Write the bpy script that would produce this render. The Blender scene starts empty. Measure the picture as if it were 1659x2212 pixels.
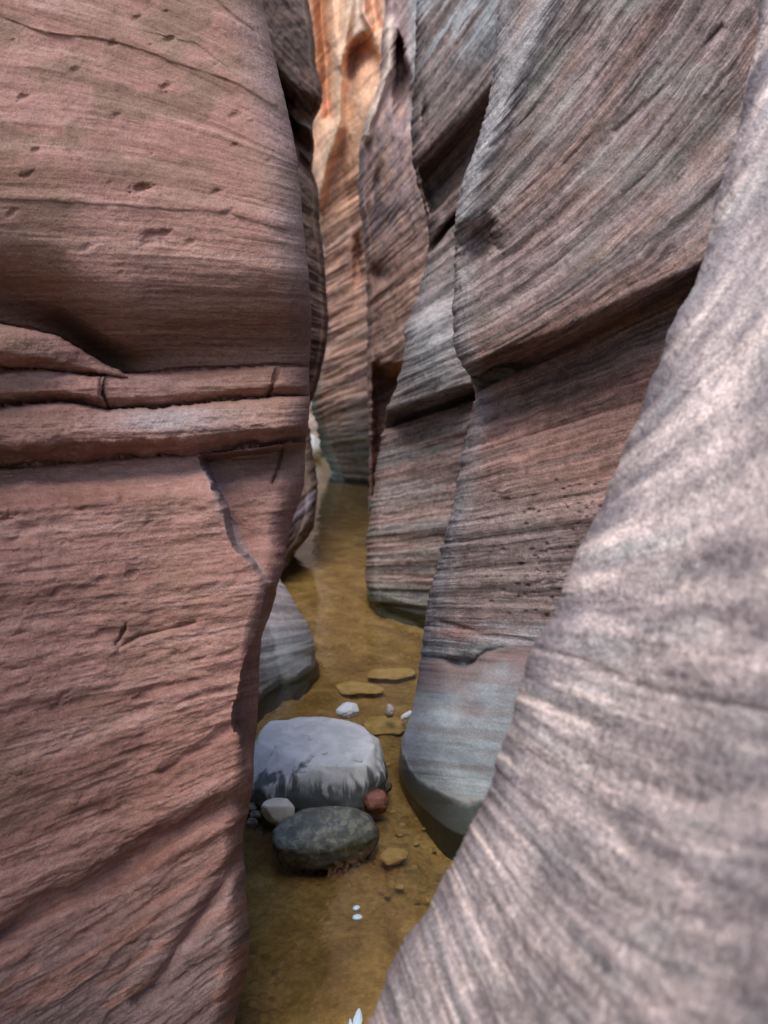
# A narrow sandstone slot canyon with shallow golden water on its floor.
import bpy, bmesh, math
import numpy as np
from mathutils import Vector, noise as mnoise

S = bpy.context.scene
COL = S.collection
KIND = {'rock_wall': 'thing'}
R = math.radians

# ------------------------------------------------------------------ camera
PITCH = R(7.8)
CAM = np.array([0.0, 0.0, 1.5])
FPX, CX, CY = 1720.0, 829.5, 1106.0          # 28 mm lens, in pixels of a 1659 x 2212 image
FW = np.array([0, math.cos(PITCH), -math.sin(PITCH)])
UP = np.array([0, math.sin(PITCH), math.cos(PITCH)])
RT = np.array([1.0, 0, 0])

def at(px, py, d):
    """image pixel + estimated distance -> world point"""
    px, py, d = np.broadcast_arrays(np.asarray(px, float), np.asarray(py, float), np.asarray(d, float))
    x = (px - CX) / FPX * d
    y = -(py - CY) / FPX * d
    return CAM + d[..., None] * FW + x[..., None] * RT + y[..., None] * UP

def dwater(py, z=0.0):
    v = (py - CY) / FPX
    return (1.5 - z) / (math.sin(PITCH) + v * math.cos(PITCH))

# ------------------------------------------------------------------ noise
def _h(ix, iy, seed):
    n = (ix.astype(np.int64) * 374761393 + iy.astype(np.int64) * 668265263 + seed * 1442695041) & 0xFFFFFFFF
    n = ((n ^ (n >> 13)) * 1274126177) & 0xFFFFFFFF
    n = n ^ (n >> 16)
    return (n & 0xFFFFFF) / float(0xFFFFFF)

def vn(x, y, seed=0):
    x0 = np.floor(x); y0 = np.floor(y)
    fx = x - x0; fy = y - y0
    fx = fx * fx * fx * (fx * (fx * 6 - 15) + 10); fy = fy * fy * fy * (fy * (fy * 6 - 15) + 10)
    a = _h(x0, y0, seed); b = _h(x0 + 1, y0, seed); c = _h(x0, y0 + 1, seed); d = _h(x0 + 1, y0 + 1, seed)
    return (a + (b - a) * fx) * (1 - fy) + (c + (d - c) * fx) * fy

def fbm(x, y, seed=0, o=4, g=0.5):
    s = 0; a = 1; t = 0
    for i in range(o):
        s = s + a * (vn(x, y, seed + 17 * i) - 0.5); t += a
        x = x * 2.03 + 11.3; y = y * 2.03 + 5.7; a *= g
    return s / t * 2

def bn(x, y, seed=0): return fbm(x, y, seed, 4) * 0.9 + 0.5

def ridged(x, y, seed=0, o=3):
    s = 0; a = 1; t = 0
    for i in range(o):
        s = s + a * (1 - np.abs(2 * vn(x, y, seed + 31 * i) - 1)); t += a
        x = x * 2.1 + 3.3; y = y * 2.1 + 7.7; a *= 0.5
    return s / t

def sm(a, b, x):
    t = np.clip((x - a) / (b - a), 0, 1)
    return t * t * (3 - 2 * t)

def tab(v, pts):
    p = np.array(pts, float)
    return np.interp(v, p[:, 0], p[:, 1])

def stab(v, pts):
    """smooth (monotone-ish cubic) table lookup"""
    p = np.array(pts, float); X, Y = p[:, 0], p[:, 1]
    m = np.gradient(Y, X)
    i = np.clip(np.searchsorted(X, v) - 1, 0, len(X) - 2)
    h = X[i + 1] - X[i]; t = np.clip((v - X[i]) / h, 0, 1)
    return ((1 + 2 * t) * (1 - t) ** 2 * Y[i] + t * (1 - t) ** 2 * h * m[i] + t * t * (3 - 2 * t) * Y[i + 1] + t * t * (t - 1) * h * m[i + 1])

def pdist(x, y, pts):
    """distance to a polyline"""
    d = np.full(x.shape, 1e9)
    for (x0, y0), (x1, y1) in zip(pts[:-1], pts[1:]):
        dx, dy = x1 - x0, y1 - y0
        t = np.clip(((x - x0) * dx + (y - y0) * dy) / (dx * dx + dy * dy + 1e-9), 0, 1)
        d = np.minimum(d, np.hypot(x - x0 - t * dx, y - y0 - t * dy))
    return d

def strata(x, y, x0, table, xr=0.0):
    """bedding: lines y = k + m(k) X + c(k) X^2; returns (distance along, k)"""
    T = np.array(table, float); X = x - x0
    lo = np.full(x.shape, T[0, 0]); hi = np.full(x.shape, T[-1, 0])
    for _ in range(22):
        k = (lo + hi) / 2
        f = k + np.interp(k, T[:, 0], T[:, 1]) * X + np.interp(k, T[:, 0], T[:, 2]) * X * X
        up = f < y
        lo = np.where(up, k, lo); hi = np.where(up, hi, k)
    k = (lo + hi) / 2
    m = np.interp(k, T[:, 0], T[:, 1])
    return X * np.sqrt(1 + m * m), k + m * xr + np.interp(k, T[:, 0], T[:, 2]) * xr * xr            # beds are numbered where they cross the column xr

# ------------------------------------------------------------------ node helpers
class NT:
    def __init__(s, name):
        s.m = bpy.data.materials.new(name); s.m.use_nodes = True
        s.t = s.m.node_tree; s.t.nodes.clear()
    def n(s, typ, **kw):
        nd = s.t.nodes.new(typ)
        for k, v in kw.items(): setattr(nd, k, v)
        return nd
    def put(s, sock, v):
        if hasattr(v, 'links'): s.t.links.new(v, sock)
        elif v is not None: sock.default_value = v
    def math(s, op, a, b=None, c=None, clamp=False):
        nd = s.n('ShaderNodeMath', operation=op, use_clamp=clamp)
        s.put(nd.inputs[0], a); s.put(nd.inputs[1], b); s.put(nd.inputs[2], c)
        return nd.outputs[0]
    def vmul(s, v, k):
        nd = s.n('ShaderNodeVectorMath', operation='MULTIPLY')
        s.put(nd.inputs[0], v); s.put(nd.inputs[1], k); return nd.outputs[0]
    def noise(s, vec, scale, detail=4, rough=0.55, dist=0.0):
        nd = s.n('ShaderNodeTexNoise')
        s.put(nd.inputs['Vector'], vec); s.put(nd.inputs['Scale'], scale)
        s.put(nd.inputs['Detail'], detail); s.put(nd.inputs['Roughness'], rough); s.put(nd.inputs['Distortion'], dist)
        return nd.outputs['Fac']
    def rng(s, v, a, b, c=0.0, d=1.0):
        nd = s.n('ShaderNodeMapRange', interpolation_type='SMOOTHSTEP')
        s.put(nd.inputs[0], v)
        for i, q in enumerate((a, b, c, d)): s.put(nd.inputs[i + 1], q)
        return nd.outputs[0]
    def ramp(s, v, stops):
        nd = s.n('ShaderNodeValToRGB'); e = nd.color_ramp.elements
        while len(e) < len(stops): e.new(0.5)
        for q, (p, c) in zip(e, stops): q.position = p; q.color = (*c, 1)
        s.put(nd.inputs[0], v); return nd.outputs[0]
    def mix(s, f, a, b, blend='MIX'):
        nd = s.n('ShaderNodeMix', data_type='RGBA', blend_type=blend)
        s.put(nd.inputs[0], f)
        for i, v in ((6, a), (7, b)):
            s.put(nd.inputs[i], (*v, 1) if isinstance(v, tuple) and len(v) == 3 else v)
        return nd.outputs[2]
    def attr(s, name):
        return s.n('ShaderNodeAttribute', attribute_name=name)
    def out(s, sh):
        o = s.n('ShaderNodeOutputMaterial'); s.put(o.inputs[0], sh); return s.m

def rock_mat(name, stops, patch, patch_amt=0.5, grain=260.0, fine=0.5, wet=True, bump=1.0, lin=(0.22, 2.6), lin2=(0.5, 12.0),
             grain_amt=0.35, cross=0.0, wet_z=0.07, speck=0.0, warp=4.0, warp_amt=0.30, mask_lo=0.25, lines=0.9, blot=0.55, con=0.17, tide=0.0, band_in=0.45):
    N = NT(name)
    st = N.attr('strata').outputs['Vector']
    pos = N.n('ShaderNodeNewGeometry').outputs['Position']
    wp = N.noise(pos, warp, 4, 0.6)
    cv = N.n('ShaderNodeCombineXYZ'); N.put(cv.inputs[1], N.math('MULTIPLY', N.math('SUBTRACT', wp, 0.5), warp_amt))
    va = N.n('ShaderNodeVectorMath', operation='ADD'); N.put(va.inputs[0], st); N.put(va.inputs[1], cv.outputs[0]); st = va.outputs[0]
    # bedding bands, broad then fine
    b1 = N.noise(N.vmul(st, (lin[0], lin[1], 1)), 1.0, 5, 0.6, 0.15)
    b2 = N.noise(N.vmul(st, (lin2[0], lin2[1], 1)), 1.0, 5, 0.65, 0.1)
    mk = N.rng(N.noise(pos, warp * 1.7, 3, 0.6), 0.38, 0.62, mask_lo, 1.0)
    b2 = N.math('ADD', 0.5, N.math('MULTIPLY', N.math('SUBTRACT', b2, 0.5), mk))
    g = N.noise(pos, grain, 3, 0.7)
    g2 = N.noise(pos, grain * 0.22, 4, 0.65)
    p1 = N.noise(pos, 3.0, 5, 0.6, 0.4)
    band = N.math('ADD', N.math('MULTIPLY', b1, 1 - fine), N.math('MULTIPLY', b2, fine))
    band = N.math('ADD', band, N.math('MULTIPLY', N.math('SUBTRACT', g2, 0.5), 0.22))
    c = N.ramp(N.rng(band, 0.5 - con, 0.5 + con), stops)
    c = N.mix(N.math('MULTIPLY', N.rng(p1, 0.45, 0.68), patch_amt), c, patch)
    if speck:
        s1 = N.noise(pos, grain * 0.5, 2, 0.6)
        c = N.mix(N.math('MULTIPLY', N.rng(s1, 0.57, 0.70), speck), c, (0.10, 0.085, 0.08))
    gm = N.math('ADD', 1 - grain_amt / 2, N.math('MULTIPLY', N.rng(g, 0.3, 0.7), grain_amt))
    gc = N.n('ShaderNodeCombineColor')
    for i in range(3): N.put(gc.inputs[i], gm)
    c = N.mix(1.0, c, gc.outputs[0], 'MULTIPLY')
    # mineral stains, plus light and shade painted on the rock (colour + amount stored on the surface)
    sa = N.attr('stain_light')
    am = N.math('MULTIPLY', sa.outputs['Alpha'], N.math('ADD', 0.62, N.math('MULTIPLY', b2, 0.76)), clamp=True)
    bc = N.n('ShaderNodeCombineColor'); bv = N.rng(band, 0.5 - con, 0.5 + con, 1 - band_in, 1 + band_in * 0.75)
    for i in range(3): N.put(bc.inputs[i], bv)
    sc = N.mix(1.0, sa.outputs['Color'], gc.outputs[0], 'MULTIPLY')
    sc = N.mix(1.0, sc, bc.outputs[0], 'MULTIPLY')
    c = N.mix(am, c, sc)
    rough = 0.93
    if wet:
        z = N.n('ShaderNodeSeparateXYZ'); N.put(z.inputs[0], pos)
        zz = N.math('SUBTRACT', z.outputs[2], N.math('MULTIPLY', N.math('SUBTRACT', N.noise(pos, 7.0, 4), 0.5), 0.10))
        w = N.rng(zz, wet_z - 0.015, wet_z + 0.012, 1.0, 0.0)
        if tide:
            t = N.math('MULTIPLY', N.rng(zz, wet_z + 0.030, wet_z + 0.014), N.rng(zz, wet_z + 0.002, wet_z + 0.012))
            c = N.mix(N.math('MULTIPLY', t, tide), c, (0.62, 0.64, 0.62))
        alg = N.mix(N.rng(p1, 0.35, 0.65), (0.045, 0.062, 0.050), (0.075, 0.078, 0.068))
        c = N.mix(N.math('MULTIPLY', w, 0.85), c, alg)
        c = N.mix(N.rng(z.outputs[2], -0.012, 0.004, 0.8, 0.0), c, (0.028, 0.036, 0.028))  # wet rock darkened further: underwater shade painted below the waterline
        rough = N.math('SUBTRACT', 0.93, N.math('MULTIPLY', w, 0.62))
    bs = N.n('ShaderNodeBsdfPrincipled')
    N.put(bs.inputs['Base Color'], c); N.put(bs.inputs['Roughness'], rough)
    bs.inputs['Specular IOR Level'].default_value = 0.25
    h = N.math('ADD', N.math('MULTIPLY', b2, lines), N.math('MULTIPLY', g, 0.30))
    h = N.math('ADD', h, N.math('MULTIPLY', g2, blot))
    if cross:
        x1 = N.noise(N.vmul(st, (9.0, 1.4, 1)), 1.0, 3, 0.6)
        h = N.math('ADD', h, N.math('MULTIPLY', x1, cross))
    bp = N.n('ShaderNodeBump'); bp.inputs['Strength'].default_value = 1.0; bp.inputs['Distance'].default_value = 0.006 * bump
    N.put(bp.inputs['Height'], h); N.put(bs.inputs['Normal'], bp.outputs[0])
    return N.out(bs.outputs[0])

# ------------------------------------------------------------------ object helpers
def tag(o, label=None, cat=None, group=None, kind=None):
    for k, v in (('label', label), ('category', cat), ('group', group), ('kind', kind)):
        if v: o[k] = v
    return o

def empty(name, loc, *a, **k):
    o = bpy.data.objects.new(name, None); COL.objects.link(o); o.location = loc; o.empty_display_size = 0.1
    return tag(o, *a, **k)

def raw_mesh(name, V, F, mat, attrs=None, parent=None, loc=(0, 0, 0), smooth=True):
    loc = np.array(loc, float)
    me = bpy.data.meshes.new(name)
    me.vertices.add(len(V)); me.vertices.foreach_set('co', np.ascontiguousarray(V - loc, dtype=np.float32).ravel())
    k = F.shape[1]
    me.loops.add(F.size); me.loops.foreach_set('vertex_index', F.astype(np.int32).ravel())
    me.polygons.add(len(F)); me.polygons.foreach_set('loop_start', np.arange(0, F.size, k, dtype=np.int32))
    me.polygons.foreach_set('use_smooth', np.full(len(F), smooth, dtype=bool))
    me.update(calc_edges=True)
    if attrs is not None:
        a = me.attributes.new('strata', 'FLOAT_VECTOR', 'POINT'); a.data.foreach_set('vector', attrs[0].astype(np.float32).ravel())
        a = me.attributes.new('stain_light', 'FLOAT_COLOR', 'POINT'); a.data.foreach_set('color', attrs[1].astype(np.float32).ravel())
    me.materials.append(mat)
    o = bpy.data.objects.new(name, me); COL.objects.link(o)
    if parent: o.parent = parent
    else: o.location = loc
    return o

def axis(segs):
    out = []
    for a, b, step in segs:
        n = max(2, int(abs(b - a) / step)); out.append(np.linspace(a, b, n, endpoint=False))
    return np.concatenate(out + [[segs[-1][1]]])

def grid_faces(r, c):
    i = np.arange(r * c).reshape(r, c)
    return np.stack([i[:-1, :-1], i[:-1, 1:], i[1:, 1:], i[1:, :-1]], -1).reshape(-1, 4)

def wall(name, side, edge, dbase, fd, w, r, rows, qseg, mat, bed, offset=None, relief=None, stain_light=None, parts=None,
         label=None, cat='rock wall', back=(4.0, 1.5), lean=None, narc=46, group=None):
    """A rock wall built as a thick rounded fin: a front face running off past the frame, a rounded nose, a back face.
    side +1: the rock lies to the left of its nose; -1: to the right."""
    py = rows; nose = stab(py, edge); db = stab(py, dbase)
    W = w(py) if callable(w) else np.full(py.shape, float(w))
    Rr = r(py) if callable(r) else np.full(py.shape, float(r))
    q = np.sort(qseg)[::-1]                                   # far from the nose -> w (measured beyond the rounding)
    cols = []; desx = []
    for qq in q:
        Q = W + qq
        px = nose - side * Q
        cols.append((px, db - tab(qq, fd))); desx.append(px)
    th = np.linspace(0, math.pi / 2, narc)[1:]
    for t in th:
        px = nose - side * W * (1 - math.sin(t)); cols.append((px, db + Rr * (1 - math.cos(t)))); desx.append(px)
    for t in np.linspace(0, R(70), 10)[1:]:
        px = nose - side * W * (1 - math.cos(t)) * 0.9; cols.append((px, db + Rr * (1 + math.sin(t)))); desx.append(nose + side * W * math.sin(t))
    PX = np.stack([c[0] for c in cols], 1); D = np.stack([c[1] for c in cols], 1)
    DX = np.stack(desx, 1); DY = np.repeat(py[:, None], DX.shape[1], 1)
    nq = len(q) + len(th)
    if offset is not None: D = D + offset(DX, DY, nose[:, None])
    if lean is not None: D = D + lean(DY)
    P = at(PX, DY, D)
    # back face: straight out to far behind the fin
    last = P[:, -1]; outp = []
    for f in (0.04, 0.12, 0.3, 0.6, 1.0):
        outp.append(last + np.array([-side * back[0] * f, back[1] * f, 0.0]))
    P = np.concatenate([P, np.stack(outp, 1)], 1)
    ex = np.stack([DX[:, -1] + side * 90 * (i + 1) for i in range(5)], 1)
    DX = np.concatenate([DX, ex], 1); DY = np.repeat(py[:, None], DX.shape[1], 1)
    DD = np.concatenate([D, np.repeat(D[:, -1:], 5, 1)], 1)
    # the rock runs on past the viewer
    u = np.array([-side * 0.55, -0.8, 0.0]); E = (2.0, 1.1, 0.4)
    P = np.concatenate([np.stack([P[:, 0] + u * e for e in E], 1), P], 1)
    DX = np.concatenate([np.stack([DX[:, 0] - side * 900 * e for e in E], 1), DX], 1); DY = np.repeat(py[:, None], DX.shape[1], 1)
    DD = np.concatenate([np.repeat(DD[:, :1], 3, 1), DD], 1)
    gx = np.gradient(P, axis=1); gy = np.gradient(P, axis=0)
    n = np.cross(gx, gy); n /= np.linalg.norm(n, axis=2, keepdims=True) + 1e-12
    mid = P.shape[1] // 3
    if np.sum(n[:, mid] * (CAM - P[:, mid])) < 0: n = -n; flip = True
    else: flip = False
    al, k = strata(DX, DY, *bed)
    if relief is not None:
        amp = relief(DX, DY, al, k) * (DD / FPX)              # relief is given in image pixels, scaled to metres at its distance
        P = P + n * amp[..., None]
    rr, cc = DX.shape
    st = np.stack([al / 100, k / 100, np.zeros_like(al)], -1).reshape(-1, 3)
    sn = stain_light(DX, DY, al, k) if stain_light else np.zeros((rr, cc, 4))
    sn = sn.reshape(-1, 4)
    V = P.reshape(-1, 3); F = grid_faces(rr, cc)
    if not flip: F = F[:, ::-1]
    base = [float(P[-1, nq].tolist()[0]), float(P[-1, nq].tolist()[1]), 0.0]
    if parts is None:
        o = raw_mesh(name, V, F, mat, (st, sn), None, base)
        return tag(o, label, cat, group, KIND.get(name))
    root = empty(name, base, label, cat, group, 'thing')
    fx = DX.reshape(-1)[F].mean(1); fy = DY.reshape(-1)[F].mean(1)
    ids = parts['id'](fx, fy)
    for pid, (pname, plab) in parts['names'].items():
        sel = F[ids == pid]
        if not len(sel): continue
        u, inv = np.unique(sel, return_inverse=True)
        o = raw_mesh(pname, V[u] - np.array(base), inv.reshape(-1, 4), parts.get('mats', {}).get(pid, mat), (st[u], sn[u]), root)
        if plab: o['label'] = plab
    return root

def col4(shape, base=None):
    return np.zeros(shape + (4,))

def over(dst, c, a):
    """lay one stain over another"""
    a = np.clip(a, 0, 1); A = dst[..., 3]
    na = a + A * (1 - a)
    for i in range(3):
        dst[..., i] = np.where(na > 1e-5, (c[i] * a + dst[..., i] * A * (1 - a)) / np.maximum(na, 1e-5), c[i])
    dst[..., 3] = na
    return dst

# ------------------------------------------------------------------ materials
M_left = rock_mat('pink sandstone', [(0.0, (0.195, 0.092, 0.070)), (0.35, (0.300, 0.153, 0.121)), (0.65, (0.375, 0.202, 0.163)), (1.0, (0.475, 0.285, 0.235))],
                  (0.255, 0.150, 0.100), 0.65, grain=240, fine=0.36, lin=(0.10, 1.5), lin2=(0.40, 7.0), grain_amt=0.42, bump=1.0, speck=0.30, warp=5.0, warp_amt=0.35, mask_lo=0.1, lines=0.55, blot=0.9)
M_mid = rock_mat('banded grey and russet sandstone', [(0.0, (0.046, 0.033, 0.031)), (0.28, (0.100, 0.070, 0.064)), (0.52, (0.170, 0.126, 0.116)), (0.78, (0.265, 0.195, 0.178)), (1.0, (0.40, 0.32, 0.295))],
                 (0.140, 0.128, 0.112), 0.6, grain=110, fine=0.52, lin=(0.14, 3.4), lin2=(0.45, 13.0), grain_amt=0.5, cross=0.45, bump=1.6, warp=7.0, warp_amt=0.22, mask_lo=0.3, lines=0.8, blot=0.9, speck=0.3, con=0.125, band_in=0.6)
M_apron = rock_mat('sky-tinted mineral crust', [(0.0, (0.28, 0.33, 0.365)), (0.5, (0.375, 0.43, 0.465)), (1.0, (0.51, 0.56, 0.59))],
                   (0.25, 0.27, 0.30), 0.5, grain=140, fine=0.35, lin=(0.30, 1.2), lin2=(0.8, 4.0), grain_amt=0.30, bump=0.6, warp=5.0, warp_amt=0.6, lines=0.25, blot=0.8, wet_z=0.115, tide=0.5, band_in=0.15)  # blue skylight on the foot is put into this crust's colour
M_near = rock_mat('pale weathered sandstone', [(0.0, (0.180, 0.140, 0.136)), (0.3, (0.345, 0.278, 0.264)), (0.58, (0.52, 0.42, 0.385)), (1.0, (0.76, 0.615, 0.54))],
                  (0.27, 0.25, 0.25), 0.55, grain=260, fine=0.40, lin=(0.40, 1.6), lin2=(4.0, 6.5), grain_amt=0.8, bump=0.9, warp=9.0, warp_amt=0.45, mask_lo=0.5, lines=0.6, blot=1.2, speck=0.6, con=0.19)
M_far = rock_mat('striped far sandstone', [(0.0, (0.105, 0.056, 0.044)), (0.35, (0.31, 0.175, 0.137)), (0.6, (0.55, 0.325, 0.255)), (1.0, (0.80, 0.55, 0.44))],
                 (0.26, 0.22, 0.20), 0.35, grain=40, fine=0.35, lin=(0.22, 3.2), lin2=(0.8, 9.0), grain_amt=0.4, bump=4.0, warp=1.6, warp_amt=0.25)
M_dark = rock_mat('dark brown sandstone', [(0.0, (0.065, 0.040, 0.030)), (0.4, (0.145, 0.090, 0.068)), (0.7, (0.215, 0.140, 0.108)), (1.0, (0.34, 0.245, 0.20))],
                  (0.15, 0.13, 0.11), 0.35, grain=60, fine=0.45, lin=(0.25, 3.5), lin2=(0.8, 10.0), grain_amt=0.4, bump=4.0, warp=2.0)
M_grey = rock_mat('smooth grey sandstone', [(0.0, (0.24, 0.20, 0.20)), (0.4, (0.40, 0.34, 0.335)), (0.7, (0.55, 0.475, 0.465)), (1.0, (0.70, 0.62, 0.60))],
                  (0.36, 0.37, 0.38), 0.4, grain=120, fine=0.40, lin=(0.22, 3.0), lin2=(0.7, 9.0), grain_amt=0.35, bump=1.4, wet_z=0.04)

# ------------------------------------------------------------------ 1. the near left wall
LA = [(-900, 560), (-300, 655), (0, 702), (70, 712), (130, 730), (200, 772), (270, 809), (420, 800), (600, 790), (670, 795), (900, 800)]
LB = [(-900, 760), (-300, 788), (0, 796), (100, 800), (200, 812), (272, 814)]
LC = [(-900, 850), (-300, 876), (0, 878), (60, 872), (130, 868), (185, 874), (230, 884), (330, 880), (480, 865), (600, 857), (680, 855), (900, 850)]
LD = [(-900, 1100), (-300, 1035), (0, 1012), (150, 1000), (270, 990), (430, 980), (550, 968), (640, 955), (900, 940)]
def lt(x, P):
    sd = {id(LA): 301, id(LB): 302, id(LC): 303, id(LD): 304}[id(P)]
    return tab(x, P) + 5.0 * fbm(x / 70, 0 * x + .5, sd, 4)
def l_split(y): return tab(y, [(780, 290), (812, 226), (830, 220), (850, 219), (885, 233), (920, 240)])
def l_facet(y): return tab(y, [(940, 405), (985, 427), (1030, 447), (1080, 466), (1150, 493), (1200, 520), (1250, 560), (1300, 640)])

def l_id(x, y):
    a, b, c, d = lt(x, LA), lt(x, LB), lt(x, LC), lt(x, LD)
    i = np.full(x.shape, 5)
    i[y < d] = 4
    i[(y < c) & (x < l_split(y))] = 2
    i[(y < c) & (x >= l_split(y))] = 3
    i[(y < b) & (x < 275)] = 1
    i[y < a] = 0
    i[(y >= d) & (x > l_facet(y)) & (y < 1262)] = 6
    return i

def l_off(x, y, nose):
    a, b, c, d = lt(x, LA), lt(x, LB), lt(x, LC), lt(x, LD)
    i = l_id(x, y)
    o = np.zeros(x.shape)
    # great bulge above, tucking under towards the bedding crack
    u = a - y
    o += np.where(i == 0, 0.165 * (1 - sm(0, 230, u)) ** 1.5 - 0.05 * np.exp(-((u - 330) / 190) ** 2), 0)
    o += np.where(i == 0, 0.17 * np.exp(-((x - 200) / 90) ** 2) * sm(70, 5, u) + 0.04 * sm(300, 60, x) * sm(130, 10, u) * sm(-200, 60, x), 0)
    def slab(top, bot, h, base, under=0.03):
        t = np.clip((y - top) / np.maximum(bot - top, 1), 0, 1)
        return base - h * np.clip(4 * t * (1 - t), 0, 1) ** 0.27 + under * sm(0.62, 1.0, t)
    o = np.where(i == 1, slab(a, b, 0.050, 0.13 - 0.09 * sm(270, 0, x), 0.03), o)
    o = np.where(i == 2, slab(b, c, 0.055, 0.10, 0.055), o)
    o = np.where(i == 3, slab(a, c, 0.045, 0.125, 0.022), o)
    o = np.where(i == 4, slab(c, d, 0.058, 0.095 + 0.02 * sm(300, 600, x), 0.10), o)
    v = y - d
    o = np.where(i >= 5, 0.13 * sm(95, 0, v) + 0.02 - 0.02 * sm(60, 300, v), o)
    # facet set back by the nose
    fx = x - l_facet(y)
    o += np.where((v > 0), 0.17 * sm(-2, 15, fx) * sm(1290, 1140, y) * sm(0, 18, v) - 0.0004 * np.clip(fx, 0, 80) * sm(1285, 1170, y), 0)
    # dark inner flank of the nose, cut back behind the lower face
    xs_ = tab(y, [(1240, 600), (1275, 571), (1359, 555), (1421, 530), (1512, 512), (1564, 501), (1590, 518), (1647, 528), (1690, 545)])
    o += 0.30 * sm(-2, 9, x - xs_) * sm(1255, 1300, y) * sm(1665, 1575, y)
    # cracks
    for pts, wd, dp in (([(600, 795), (592, 825), (578, 857)], 4, 0.03), ([(612, 962), (602, 1005), (588, 1045)], 4, 0.035),
                        ([(218, 815), (219, 850), (233, 884)], 4, 0.02), ([(272, 1350), (262, 1375), (248, 1395)], 4, 0.02),
                        ([(255, 1400), (300, 1372), (360, 1362), (420, 1345)], 5, 0.012)):
        o += dp * np.exp(-(pdist(x, y, pts) / wd) ** 2)
    for pl in (LA, LB, LC, LD):
        if pl is LB: msk = (x < 278)
        else: msk = np.ones(x.shape, bool)
        o += np.where(msk, 0.014 * np.exp(-((y - lt(x, pl)) / 4.0) ** 2), 0)
    # ledge-like furrows sweeping across the lower face
    for pts, wd, dp in (([(-80, 2070), (0, 2020), (137, 1937), (257, 1887), (344, 1817), (415, 1771), (515, 1730)], 22, 0.042),
                        ([(300, 2160), (324, 2136), (448, 1958), (498, 1883), (530, 1840)], 17, 0.032),
                        ([(-60, 1560), (100, 1530), (280, 1500), (420, 1470)], 10, 0.006),
                        ([(350, 1665), (430, 1625), (500, 1570)], 12, 0.012)):
        dd = pdist(x, y, pts)
        o += dp * np.exp(-(dd / wd) ** 2)
    # fine raised bedding ridges on the bulge
    for pts, hh in (([(0, 30), (100, 70), (207, 79), (307, 104), (415, 145), (519, 178), (590, 226)], 0.006), ([(440, -30), (500, 25), (552, 62), (581, 137)], 0.007),
                    ([(0, 425), (166, 436), (330, 446), (498, 458), (622, 496)], 0.005), ([(300, 60), (420, 90), (560, 190)], 0.004)):
        p = np.array(pts); yy = np.interp(x, p[:, 0], p[:, 1]); m = sm(p[0, 0] - 30, p[0, 0] + 30, x) * sm(p[-1, 0] + 20, p[-1, 0] - 10, x)
        yy = yy + 7 * fbm(x / 90, 0 * x + .3, 311, 3); m = m * (.35 + .65 * bn(x / 70, 0 * x + .7, 312))
        o += -hh * 1.1 * m * sm(-26, 0, y - yy) * sm(5, 0, y - yy)
    # pits
    rs = np.random.RandomState(4)
    pits = [(303, 409, 17, 8, .028), (357, 187, 11, 6, .015), (353, 203, 8, 6, .014), (365, 85, 9, 6, .014), (50, 212, 9, 7, .015), (160, 154, 9, 6, .012),
            (295, 39, 7, 5, .01), (245, 93, 8, 5, .01), (469, 415, 9, 5, .012), (506, 249, 10, 6, .012), (494, 459, 12, 6, .01), (320, 512, 11, 8, .016),
            (353, 504, 12, 7, .014), (411, 523, 8, 5, .01), (62, 378, 11, 5, .012), (77, 326, 8, 5, .01), (249, 251, 9, 7, .01), (25, 461, 9, 6, .01),
            (187, 535, 14, 6, .010), (330, 525, 20, 6, .010), (13, 1117, 16, 8, .022), (264, 1073, 6, 11, .012), (371, 1060, 8, 6, .01), (119, 1284, 10, 7, .012), (60, 1145, 18, 8, .008),
            (366, 1660, 22, 8, .012), (35, 1165, 14, 6, .008)]
    for _ in range(18):
        pits.append((rs.uniform(0, 600), rs.uniform(20, 620), rs.uniform(3, 6), rs.uniform(2.5, 4), rs.uniform(.003, .008)))
    for _ in range(60):
        pits.append((rs.uniform(0, 520), rs.uniform(1030, 2200), rs.uniform(5, 13), rs.uniform(3, 6), rs.uniform(.003, .009)))
    for (cx, cy, a_, b_, dp) in pits:
        ry = np.abs(y[:, 0] - cy) < 5 * b_ + 8
        if not ry.any(): continue
        xs = x[ry]; ys = y[ry] + 0.25 * (xs - cx)
        rr_ = np.hypot((xs - cx) / (a_ * 1.25), (ys - cy) / (b_ * 1.2)) + .55 * fbm(xs / 9, ys / 7, 321, 3)
        o[ry] += dp * .62 * np.exp(-np.clip(rr_, 0, 9) ** 2.4)
    return o

def l_rel(x, y, al, k):
    lo = sm(-4, 30, y - lt(x, LD))
    n = 2.2 * fbm(al / 260, k / 15, 1, 4) + 1.0 * fbm(al / 90, k / 5.5, 2, 3)
    up = n + 3.0 * fbm(x / 70, y / 40, 3, 4) + 4.5 * (vn(al / 500, k / 45, 8) - .5)
    scal = ridged(al / 105, k / 26, 5, 3)
    dn = 0.9 * n + 7.0 * (scal - 0.5) + 5.5 * fbm(al / 60, k / 26, 6, 5) + 13 * fbm(x / 210, k / 95, 7, 3)
    mid = ((y > lt(x, LA)) & (y < lt(x, LD)))
    md = 1.2 * n + 2.2 * fbm(x / 50, y / 14, 9, 4) + 3.0 * fbm(x / 22, y / 16, 11, 4) + 10.0 * fbm(x / 45, y / 32, 10, 4) * sm(0.3, 0.8, (y - lt(x, LC)) / (lt(x, LD) - lt(x, LC)))
    return np.where(mid, md, up * (1 - lo) + dn * lo) * (0.35 + 0.65 * sm(0, -70, x - stab(y, L_EDGE)))

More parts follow.
